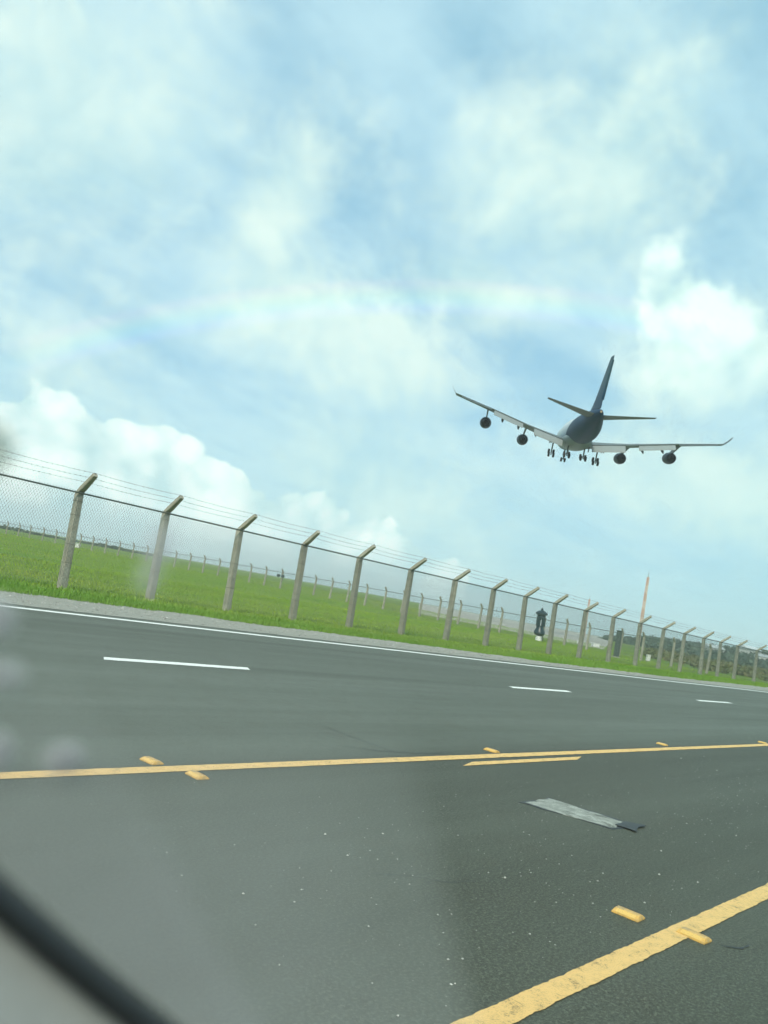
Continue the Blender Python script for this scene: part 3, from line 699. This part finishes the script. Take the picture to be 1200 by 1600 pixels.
def clumps(name, spots, m, label, leaf, per, cat):
    V = []; F = []
    for x, y, z, rx, rz in spots:
        for _ in range(per):
            while True:
                a, b, c = (random.uniform(-1, 1) for _ in range(3))
                if a * a + b * b + c * c < 1: break
            k = 0.55 + 0.45 * (a * a + b * b + c * c); p = Vector((x + a * rx * k, y + b * rx * k, z + rz * 0.55 + c * rz * 0.62)); s = leaf * random.uniform(0.5, 1.3)
            n = Vector((random.gauss(0, 1), random.gauss(0, 1), random.gauss(0.5, 1))).normalized(); u = n.orthogonal().normalized() * s; w = n.cross(u)
            q = len(V); V += [p + u, p + w * 0.7, p - u * 0.9, p - w * 0.8]; F.append((q, q + 1, q + 2, q + 3))
    me = bpy.data.meshes.new(name); me.from_pydata([tuple(v) for v in V], [], F); me.materials.append(m); me.update()
    return link(name, me, kind='stuff', label=label, cat=cat)
sp = []
for i in range(1500):
    px = random.uniform(945, 1500); r = random.uniform(390, 800); x, y = polar(px, r); h = random.uniform(1.8, 3.8) * (0.5 if px < 1000 else 1)
    sp.append((x, y, hill_z(px, r, x, y) - 0.4, h * random.uniform(0.7, 1.3), h))
clumps('hill_woodland', sp, M_leaf, 'dark distant woodland covering the low hill on the right', 0.9, 26, 'woodland')
sp = []
for i in range(420):
    px = random.uniform(-350, 240); r = random.uniform(330, 420) + (px + 300) * 0.1; x, y = polar(px, r); h = random.uniform(0.3, 0.8) * (1.0 + 0.9 * (mnoise.noise((px * 0.02, 0, 0)) > 0.1))
    sp.append((x, y, 0, h * 1.7, h))
clumps('distant_scrub', sp, M_leaf, 'low grey-green scrub on the far left edge of the airfield', 0.6, 26, 'scrub')
sp = []
for i in range(150):
    x = random.uniform(86, 190); y = x * random.uniform(0.33, 0.43); h = random.uniform(0.25, 0.7) * (x / 110)
    sp.append((x, y, 0, h * 2.0, h))
for i in range(160):
    x = random.uniform(95, 220); y = x * random.uniform(0.20, 0.36); h = random.uniform(0.2, 0.6) * (x / 110)
    sp.append((x, y, 0, h * 2.2, h))
clumps('dry_scrub', sp, M_brown, 'brownish dry scrub beyond the fence below the wooded hill', 0.24, 40, 'scrub')

# ------------------------------------------------------------------ small things on the airfield
M_red = mat('mast_red', color=(0.52, 0.36, 0.29), rough=0.5)
M_mwhite = mat('mast_white', color=(0.58, 0.48, 0.42), rough=0.5)
def mast(loc, h, w0, w1, bands, label):
    root = empty('lattice_mast', loc, (0, 0, 0.4), label=label, cat='mast', group='red and white masts')
    for k in range(bands):
        z0, z1 = h * k / bands, h * (k + 1) / bands; a, b = w0 + (w1 - w0) * k / bands, w0 + (w1 - w0) * (k + 1) / bands
        mb = MB(); c0 = [Vector((math.cos(q) * a, math.sin(q) * a, z0)) for q in (0.5, 2.07, 3.64, 5.21)]; c1 = [Vector((math.cos(q) * b, math.sin(q) * b, z1)) for q in (0.5, 2.07, 3.64, 5.21)]
        n = 3
        for i in range(4):
            mb.tube(c0[i], c1[i], 0.085, n=6); j = (i + 1) % 4
            for t in range(n):
                p, q_, r_, s_ = c0[i].lerp(c1[i], t / n), c0[j].lerp(c1[j], (t + 1) / n), c0[j].lerp(c1[j], t / n), c0[i].lerp(c1[i], (t + 1) / n)
                mb.tube(p, q_, 0.05, n=5); mb.tube(r_, s_, 0.05, n=5); mb.tube(s_, q_, 0.045, n=5)
        mb.build('section', M_red if (bands - 1 - k) % 2 == 0 else M_mwhite, root)
    mb = MB(); mb.tube((0, 0, h), (0, 0, h + 1.3), 0.07, 0.03, n=6); mb.build('lightning_rod', M_rail, root)
    mb = MB(); mb.box((0, 0, 0.15), (w0 * 2.4, w0 * 2.4, 0.5), bev=0.05); mb.build('footing', M_concrete, root)
d1 = skydir(1014, 894); p1 = CAM + d1 * 200
mast((p1.x, p1.y, 0), p1.z - 1.2, 0.40, 0.24, 9, 'tall red and white lattice mast rising behind the right part of the fence')
d2 = skydir(922, 932); p2 = CAM + d2 * 300
mast((p2.x, p2.y, 0), p2.z - 1.0, 0.36, 0.26, 7, 'shorter distant red and white mast half hidden by a fence post')

M_dark = mat('dark_green_steel', lambda g, o, _: {'Base Color': g.mix(g.noise(o, 2, 4), (0.04, 0.06, 0.055), (0.065, 0.09, 0.08))}, rough=0.5)
M_navy = mat('dark_teal_paint', lambda g, o, _: {'Base Color': g.mix(g.noise(o, 3, 4), (0.006, 0.018, 0.024), (0.016, 0.040, 0.050))}, rough=0.35)
M_offwhite = mat('off_white_paint', lambda g, o, _: {'Base Color': g.mix(g.noise(o, 3, 4), (0.66, 0.67, 0.64), (0.78, 0.78, 0.76))}, rough=0.5)
M_glassy = mat('dark_glass', color=(0.02, 0.03, 0.035), rough=0.08)
# dark lantern-shaped beacon
p = at(841, 1001); bc = empty('beacon', (p.x, p.y, 0), (0, R(-2), -0.6), label='dark teal lantern-shaped beacon standing on a white base behind the fence', cat='beacon')
mb = MB(); mb.lathe([(-0.2, 0.30), (0.0, 0.30), (0.42, 0.26), (0.46, 0.10)], (0, 0, 0), (0, 0, 1), n=20); mb.build('base', M_offwhite, bc, smooth=True)
mb = MB(); mb.lathe([(0.44, 0.15), (0.52, 0.38), (0.66, 0.52), (0.86, 0.50), (1.1, 0.36), (1.35, 0.33), (1.4, 0.2)], (0, 0, 0), (0, 0, 1), n=24); mb.build('housing', M_navy, bc, smooth=True)
mb = MB()
for i in range(4):
    a = i * math.pi / 2 + 0.4; mb.box((math.cos(a) * 0.30, math.sin(a) * 0.30, 1.72), (0.30, 0.24, 0.8))
mb.build('corner_bar', M_navy, bc)
mb = MB(); mb.lathe([(1.38, 0.05), (1.39, 0.24), (2.05, 0.24), (2.06, 0.05)], (0, 0, 0), (0, 0, 1), n=16); mb.build('lens', mat('pale_lens', color=(0.45, 0.50, 0.55), rough=0.15), bc, smooth=True)
mb = MB(); mb.lathe([(2.0, 0.2), (2.02, 0.40), (2.35, 0.38), (2.42, 0.56), (2.55, 0.54), (2.72, 0.30), (2.80, 0.12), (2.95, 0.10), (3.0, 0.02)], (0, 0, 0), (0, 0, 1), n=20); mb.build('cap', M_navy, bc, smooth=True)
# steel cabinet
p = at(962, 1027); cb_ = empty('utility_cabinet', (p.x, p.y, 0), (0, 0, 0.35), label='tall narrow dark green steel cabinet beside a far fence post', cat='cabinet')
mb = MB(); mb.box((0, 0, 1.05), (0.45, 0.4, 2.1), bev=0.03); mb.build('body', M_dark, cb_)
mb = MB(); mb.box((0, -0.212, 1.05), (0.38, 0.02, 1.9)); dr = mb.build('door', M_dark, cb_)
mb = MB(); mb.box((0.13, -0.235, 1.05), (0.03, 0.025, 0.18)); mb.build('handle', M_rail, dr)
mb = MB(); mb.box((0, 0, 2.13), (0.52, 0.48, 0.06)); mb.build('roof', M_dark, cb_)
mb = MB(); mb.box((0, 0, 0.0), (0.7, 0.66, 0.14)); mb.build('plinth', M_concrete, cb_)
# twin floodlight on the cross fence
fy = 78.2; fl = empty('twin_floodlight', (CX - 0.14, fy, 1.55), label='pair of small dark floodlights fixed to a thin far fence post', cat='floodlight')
mb = MB(); mb.box((0, 0, 0), (0.06, 1.0, 0.06)); mb.build('crossbar', M_dark, fl)
for s_ in (-1, 1):
    mb = MB(); mb.box((-0.08, 0.42 * s_, 0.02), (0.26, 0.36, 0.30), Matrix.Rotation(R(20), 3, 'Y'), taper=0.8); hd = mb.build('lamp_head', M_dark, fl)
    mb = MB(); mb.box((-0.22, 0.42 * s_, -0.03), (0.01, 0.28, 0.2), Matrix.Rotation(R(20), 3, 'Y')); mb.build('lens', M_glassy, hd)
mb = MB(); mb.tube((0, 0, -0.1), (0, 0, 1.9), 0.02, 0.012, n=6); mb.tube((0, -0.12, 1.6), (0, 0.12, 1.6), 0.012, n=5); mb.build('antenna', M_dark, fl)
# white marker boxes
def marker_box(px, py, w, h, label):
    p = at(px, py); r = empty('marker_box', (p.x, p.y, 0), (0, 0, -0.7), label=label, cat='marker', group='white airfield markers')
    mb = MB(); mb.box((0, 0, h * 0.5), (w, w * 0.7, h), bev=0.03); mb.build('body', M_offwhite, r)
    mb = MB(); mb.box((0, 0, h + 0.025), (w * 1.1, w * 0.8, 0.05)); mb.build('lid', M_offwhite, r)
    mb = MB(); mb.box((0, 0, 0), (w * 1.2, w * 0.9, 0.1)); mb.build('plinth', M_concrete, r)
marker_box(121, 856, 0.75, 0.75, 'small white box on the grass beside the leftmost whole fence post')
marker_box(1012, 1033, 0.35, 0.55, 'small white box low behind the fence below the tall mast')
marker_box(930, 1011, 0.85, 0.42, 'wide low white box far off on the pale apron edge')
marker_box(904, 1006, 0.45, 0.40, 'small white box on the apron edge between the beacon and a wider box')
def house(px, r, w, h, rz, label, wall):
    x, y = polar(px, r); z = hill_z(px, r, x, y) - 0.2; root = empty('house', (x, y, z), (0, 0, rz), label=label, cat='house', group='pale houses on the hill')
    mb = MB(); mb.box((0, 0, h / 2 - 0.6), (w, w * 0.6, h + 1.2)); wl = mb.build('wall', wall, root)
    mb = MB(); a, b = w * 0.54, w * 0.34
    mb.loft([[(-a, -b, h), (-a, b, h), (-a, b, h + 0.15), (-a, 0, h + w * 0.17), (-a, -b, h + 0.15)], [(a, -b, h), (a, b, h), (a, b, h + 0.15), (a, 0, h + w * 0.17), (a, -b, h + 0.15)]]); mb.build('roof', M_roof, root)
    for k in (-0.3, 0.0, 0.3):
        mb = MB(); mb.box((w * k, -w * 0.3 - 0.02, h * 0.55), (w * 0.13, 0.06, h * 0.35)); mb.build('window', M_glassy, root)
M_roof = mat('pale_roof', color=(0.42, 0.45, 0.46), rough=0.6)
M_wall = mat('pale_wall', color=(0.55, 0.56, 0.53), rough=0.8)
house(1112, 520, 11, 3.6, -0.5, 'pale house among the trees on the hill, nearest the mast', M_wall)
house(1168, 560, 13, 4.0, -0.3, 'widest pale house on the hill towards the right', M_wall)
house(1193, 500, 9, 3.4, -0.8, 'pale house at the right edge of the picture on the hill', M_wall)

# ------------------------------------------------------------------ raised road markers
def marker_mesh():
    mb = MB(); x, y, h = 0.05, 0.075, 0.024
    mb.add([(-x, -y, -0.01), (x, -y, -0.01), (x, y, -0.01), (-x, y, -0.01), (-x, -y, 0.007), (x, -y, 0.007), (x, y, 0.007), (-x, y, 0.007), (-x * 0.42, -y * 0.9, h), (x * 0.42, -y * 0.9, h), (x * 0.42, y * 0.9, h), (-x * 0.42, y * 0.9, h)],
           [(3, 2, 1, 0), (0, 1, 5, 4), (1, 2, 6, 5), (2, 3, 7, 6), (3, 0, 4, 7), (4, 5, 9, 8), (5, 6, 10, 9), (6, 7, 11, 10), (7, 4, 8, 11), (8, 9, 10, 11)])
    return mb.mesh('body', M_orange)
def lens_mesh():
    mb = MB(); 
    for s_ in (-1, 1):
        mb.add([(0.048 * s_, -0.055, 0.0105), (0.048 * s_, 0.055, 0.0105), (0.0265 * s_, 0.055, 0.0235), (0.0265 * s_, -0.055, 0.0235)], [(0, 1, 2, 3) if s_ > 0 else (3, 2, 1, 0)])
    return mb.mesh('reflector', M_lens)
mm, lm = marker_mesh(), lens_mesh()
for x, y, rz, lab in [(3.63, 5.03, 3, 'amber road marker beyond the solid yellow line, leftmost of all'), (3.75, 4.65, -2, 'amber road marker on the near side of the solid yellow line, at left'),
                      (7.99, 5.02, 1, 'amber road marker just beyond the yellow line, near its dashed companion'), (12.78, 5.07, -2, 'amber road marker beyond the yellow line, second from the right edge'),
                      (17.4, 4.98, 2, 'amber road marker farthest along the yellow line, at the right edge'),
                      (4.595, 1.87, 2, 'amber road marker on dark asphalt beyond the nearest yellow line'), (4.685, 1.545, -3, 'amber road marker touching the near side of the nearest yellow line')]:
    r = empty('road_marker', (x, y, 0.0), (0, 0, R(rz)), label=lab, cat='road marker', group='raised amber road markers')
    link('body', mm, r); link('reflector', lm, r)

# ------------------------------------------------------------------ the car door one looks out of
M_seal = mat('window_rubber', lambda g, o, _: {'Base Color': g.mix(g.noise(o, 40, 3), (0.010, 0.012, 0.014), (0.022, 0.025, 0.028))}, rough=0.38)
M_trim = mat('grey_door_trim', lambda g, o, _: {'Base Color': g.mix(g.noise(o, 220, 3), (0.30, 0.32, 0.31), (0.38, 0.40, 0.39))}, rough=0.75)
M_body = mat('silver_car_paint', color=(0.34, 0.36, 0.37), rough=0.3, metal=0.5)
WY = 0.13
LOOP = [(0.30, 1.238), (0.18, 1.310), (0.105, 1.3665), (0.071, 1.394), (0.035, 1.425), (-0.02, 1.475), (-0.06, 1.55), (-0.05, 1.66), (0.03, 1.76), (0.18, 1.815), (0.5, 1.83), (0.85, 1.80), (1.02, 1.72), (1.08, 1.55), (1.10, 1.35), (1.07, 1.22), (0.95, 1.185), (0.6, 1.19), (0.42, 1.20)]
def smooth_loop(P, it=2):
    for _ in range(it):
        Q = []
        for i in range(len(P)):
            a, b = P[i], P[(i + 1) % len(P)]; Q += [(a[0] * 0.75 + b[0] * 0.25, a[1] * 0.75 + b[1] * 0.25), (a[0] * 0.25 + b[0] * 0.75, a[1] * 0.25 + b[1] * 0.75)]
        P = Q
    return P
lp = smooth_loop(LOOP); nl = len(lp)
door = empty('car_door', (0.5, WY, 0.35), label='car door window edge with black rubber seal and grey trim, blurred close up', cat='car door')
def dl(x, y, z): return (x - 0.5, y - WY, z - 0.35)
def offset(P, dd):
    o = []
    for i in range(len(P)):
        a, b = P[i - 1], P[(i + 1) % len(P)]; tx, tz = b[0] - a[0], b[1] - a[1]; L = math.hypot(tx, tz) or 1; o.append((P[i][0] + tz / L * dd, P[i][1] - tx / L * dd))
    return o
area = sum(lp[i][0] * lp[(i + 1) % nl][1] - lp[(i + 1) % nl][0] * lp[i][1] for i in range(nl)); sgn = 1 if area > 0 else -1   # +offset = outwards
rings = [[] for _ in range(nl)]
for dd, yy in ((0.0, 0.0035), (0.0, -0.0012), (0.0012, -0.0030), (0.0032, -0.0038), (0.0049, -0.0032), (0.0053, -0.0012), (0.0053, 0.0035)):
    for i, (x, z) in enumerate(offset(lp, dd * sgn)): rings[i].append(dl(x, WY + yy, z))
mb = MB(); mb.loft(rings + [rings[0]], caps=False); mb.build('window_seal', M_seal, door, smooth=60)
inner = offset(lp, 0.0051 * sgn)
# outer outline of the door, one point for each point of the window loop
outl = []
cxm, czm = 0.5, 1.45
for x, z in inner:
    a = math.atan2(z - czm, x - cxm)
    if z < 1.42: outl.append((min(1.22, max(-0.22, cxm + (x - cxm) * 1.12 - 0.06)), 0.38 if 0.0 < x < 1.0 else 0.38 + 0.5 * (0.15 + max(0, z - 1.2))))
    else: outl.append((x + 0.075 * math.cos(a), z + 0.075 * math.sin(a)))
mid = [(a[0] * 0.6 + b[0] * 0.4, a[1] * 0.6 + b[1] * 0.4) for a, b in zip(inner, outl)]
def skin(name, y0, y1, y2, m):
    mb = MB(); k = [[dl(x, WY + y0, z) for x, z in inner], [dl(x, WY + y1, z) for x, z in mid], [dl(x, WY + y2, z) for x, z in outl]]
    mb.loft([[k[0][i], k[1][i], k[2][i]] for i in list(range(nl)) + [0]], closed=False, caps=False); return mb.build(name, m, door, smooth=50)
skin('inner_trim', 0.002, -0.018, -0.012, M_trim); skin('outer_panel', 0.012, 0.045, 0.055, M_body)
mb = MB(); mb.box(dl(0.02, WY + 0.085, 0.98), (0.19, 0.02, 0.035), bev=0.006); mb.build('door_handle', M_body, door)

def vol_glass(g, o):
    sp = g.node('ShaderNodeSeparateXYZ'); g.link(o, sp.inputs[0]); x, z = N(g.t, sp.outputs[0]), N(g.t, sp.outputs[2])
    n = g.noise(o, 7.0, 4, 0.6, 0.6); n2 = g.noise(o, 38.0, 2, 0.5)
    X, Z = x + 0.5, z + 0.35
    edge = X + (Z - 1.40) * 0.66 - 0.181 + (n - 0.5) * 0.012      # edge of a reflection on the pane, put into the scatter density
    refl_veil = (1.0 - edge.step(-0.014, 0.010)) * 0.30 + (1.0 - edge.step(-0.12, 0.0)) * 0.75
    refl_band = (X - 0.0816) + (Z - 1.4213) * 0.83 + (n - 0.5) * 0.006
    refl_veil = refl_veil + (1.0 - refl_band.step(-0.006, 0.005)) * 0.45  # diagonal reflection, drawn as denser scatter too
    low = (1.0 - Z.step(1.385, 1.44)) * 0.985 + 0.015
    dens = refl_veil * low * 88.0 * (n.step(0.25, 0.75) * 0.6 + 0.6) + n2.step(0.5, 0.9) * 1.0 + 0.7
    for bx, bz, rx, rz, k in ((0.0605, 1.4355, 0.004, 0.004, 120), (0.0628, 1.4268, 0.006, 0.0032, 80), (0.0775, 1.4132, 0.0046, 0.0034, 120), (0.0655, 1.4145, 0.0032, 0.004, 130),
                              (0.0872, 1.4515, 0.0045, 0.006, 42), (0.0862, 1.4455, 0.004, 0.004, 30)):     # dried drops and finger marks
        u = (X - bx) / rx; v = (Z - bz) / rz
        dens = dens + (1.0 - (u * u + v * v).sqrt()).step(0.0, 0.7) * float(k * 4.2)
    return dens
m = bpy.data.materials.new('glass_dust_and_reflection'); m.use_nodes = True; t = m.node_tree; t.nodes.clear(); g = G(t)  # volume holds dust, dried drops and the drawn reflection veil
out = g.node('ShaderNodeOutputMaterial'); tc = g.node('ShaderNodeTexCoord')
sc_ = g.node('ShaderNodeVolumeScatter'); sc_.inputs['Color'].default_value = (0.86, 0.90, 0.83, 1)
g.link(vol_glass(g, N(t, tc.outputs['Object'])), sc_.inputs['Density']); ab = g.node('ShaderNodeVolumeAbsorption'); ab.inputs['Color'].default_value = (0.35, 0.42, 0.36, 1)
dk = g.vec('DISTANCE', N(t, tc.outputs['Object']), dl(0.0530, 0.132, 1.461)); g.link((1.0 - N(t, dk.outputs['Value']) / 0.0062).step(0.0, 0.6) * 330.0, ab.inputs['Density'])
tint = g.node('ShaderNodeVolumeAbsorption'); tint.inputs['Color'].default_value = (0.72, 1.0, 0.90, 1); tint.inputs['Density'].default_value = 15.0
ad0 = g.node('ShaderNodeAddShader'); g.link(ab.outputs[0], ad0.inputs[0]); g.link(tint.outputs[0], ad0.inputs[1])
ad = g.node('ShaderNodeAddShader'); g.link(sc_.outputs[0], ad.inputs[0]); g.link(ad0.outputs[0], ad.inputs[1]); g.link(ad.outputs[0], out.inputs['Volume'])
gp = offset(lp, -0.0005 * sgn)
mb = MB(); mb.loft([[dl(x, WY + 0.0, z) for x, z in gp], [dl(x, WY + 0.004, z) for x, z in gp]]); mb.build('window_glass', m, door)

# ------------------------------------------------------------------ moist air
m = bpy.data.materials.new('moist_air'); m.use_nodes = True; t = m.node_tree; t.nodes.clear(); g = G(t)
out = g.node('ShaderNodeOutputMaterial'); pv = g.node('ShaderNodeVolumePrincipled')
pv.inputs['Color'].default_value = (0.93, 1.0, 1.0, 1); pv.inputs['Density'].default_value = 0.00028; pv.inputs['Anisotropy'].default_value = 0.0
g.link(pv.outputs[0], out.inputs['Volume'])
mb = MB(); mb.box((0, 0, 37), (6400, 6400, 78)); mb.build('haze', m, kind='stuff', label='thin pale haze in the moist air over the airfield', cat='haze')
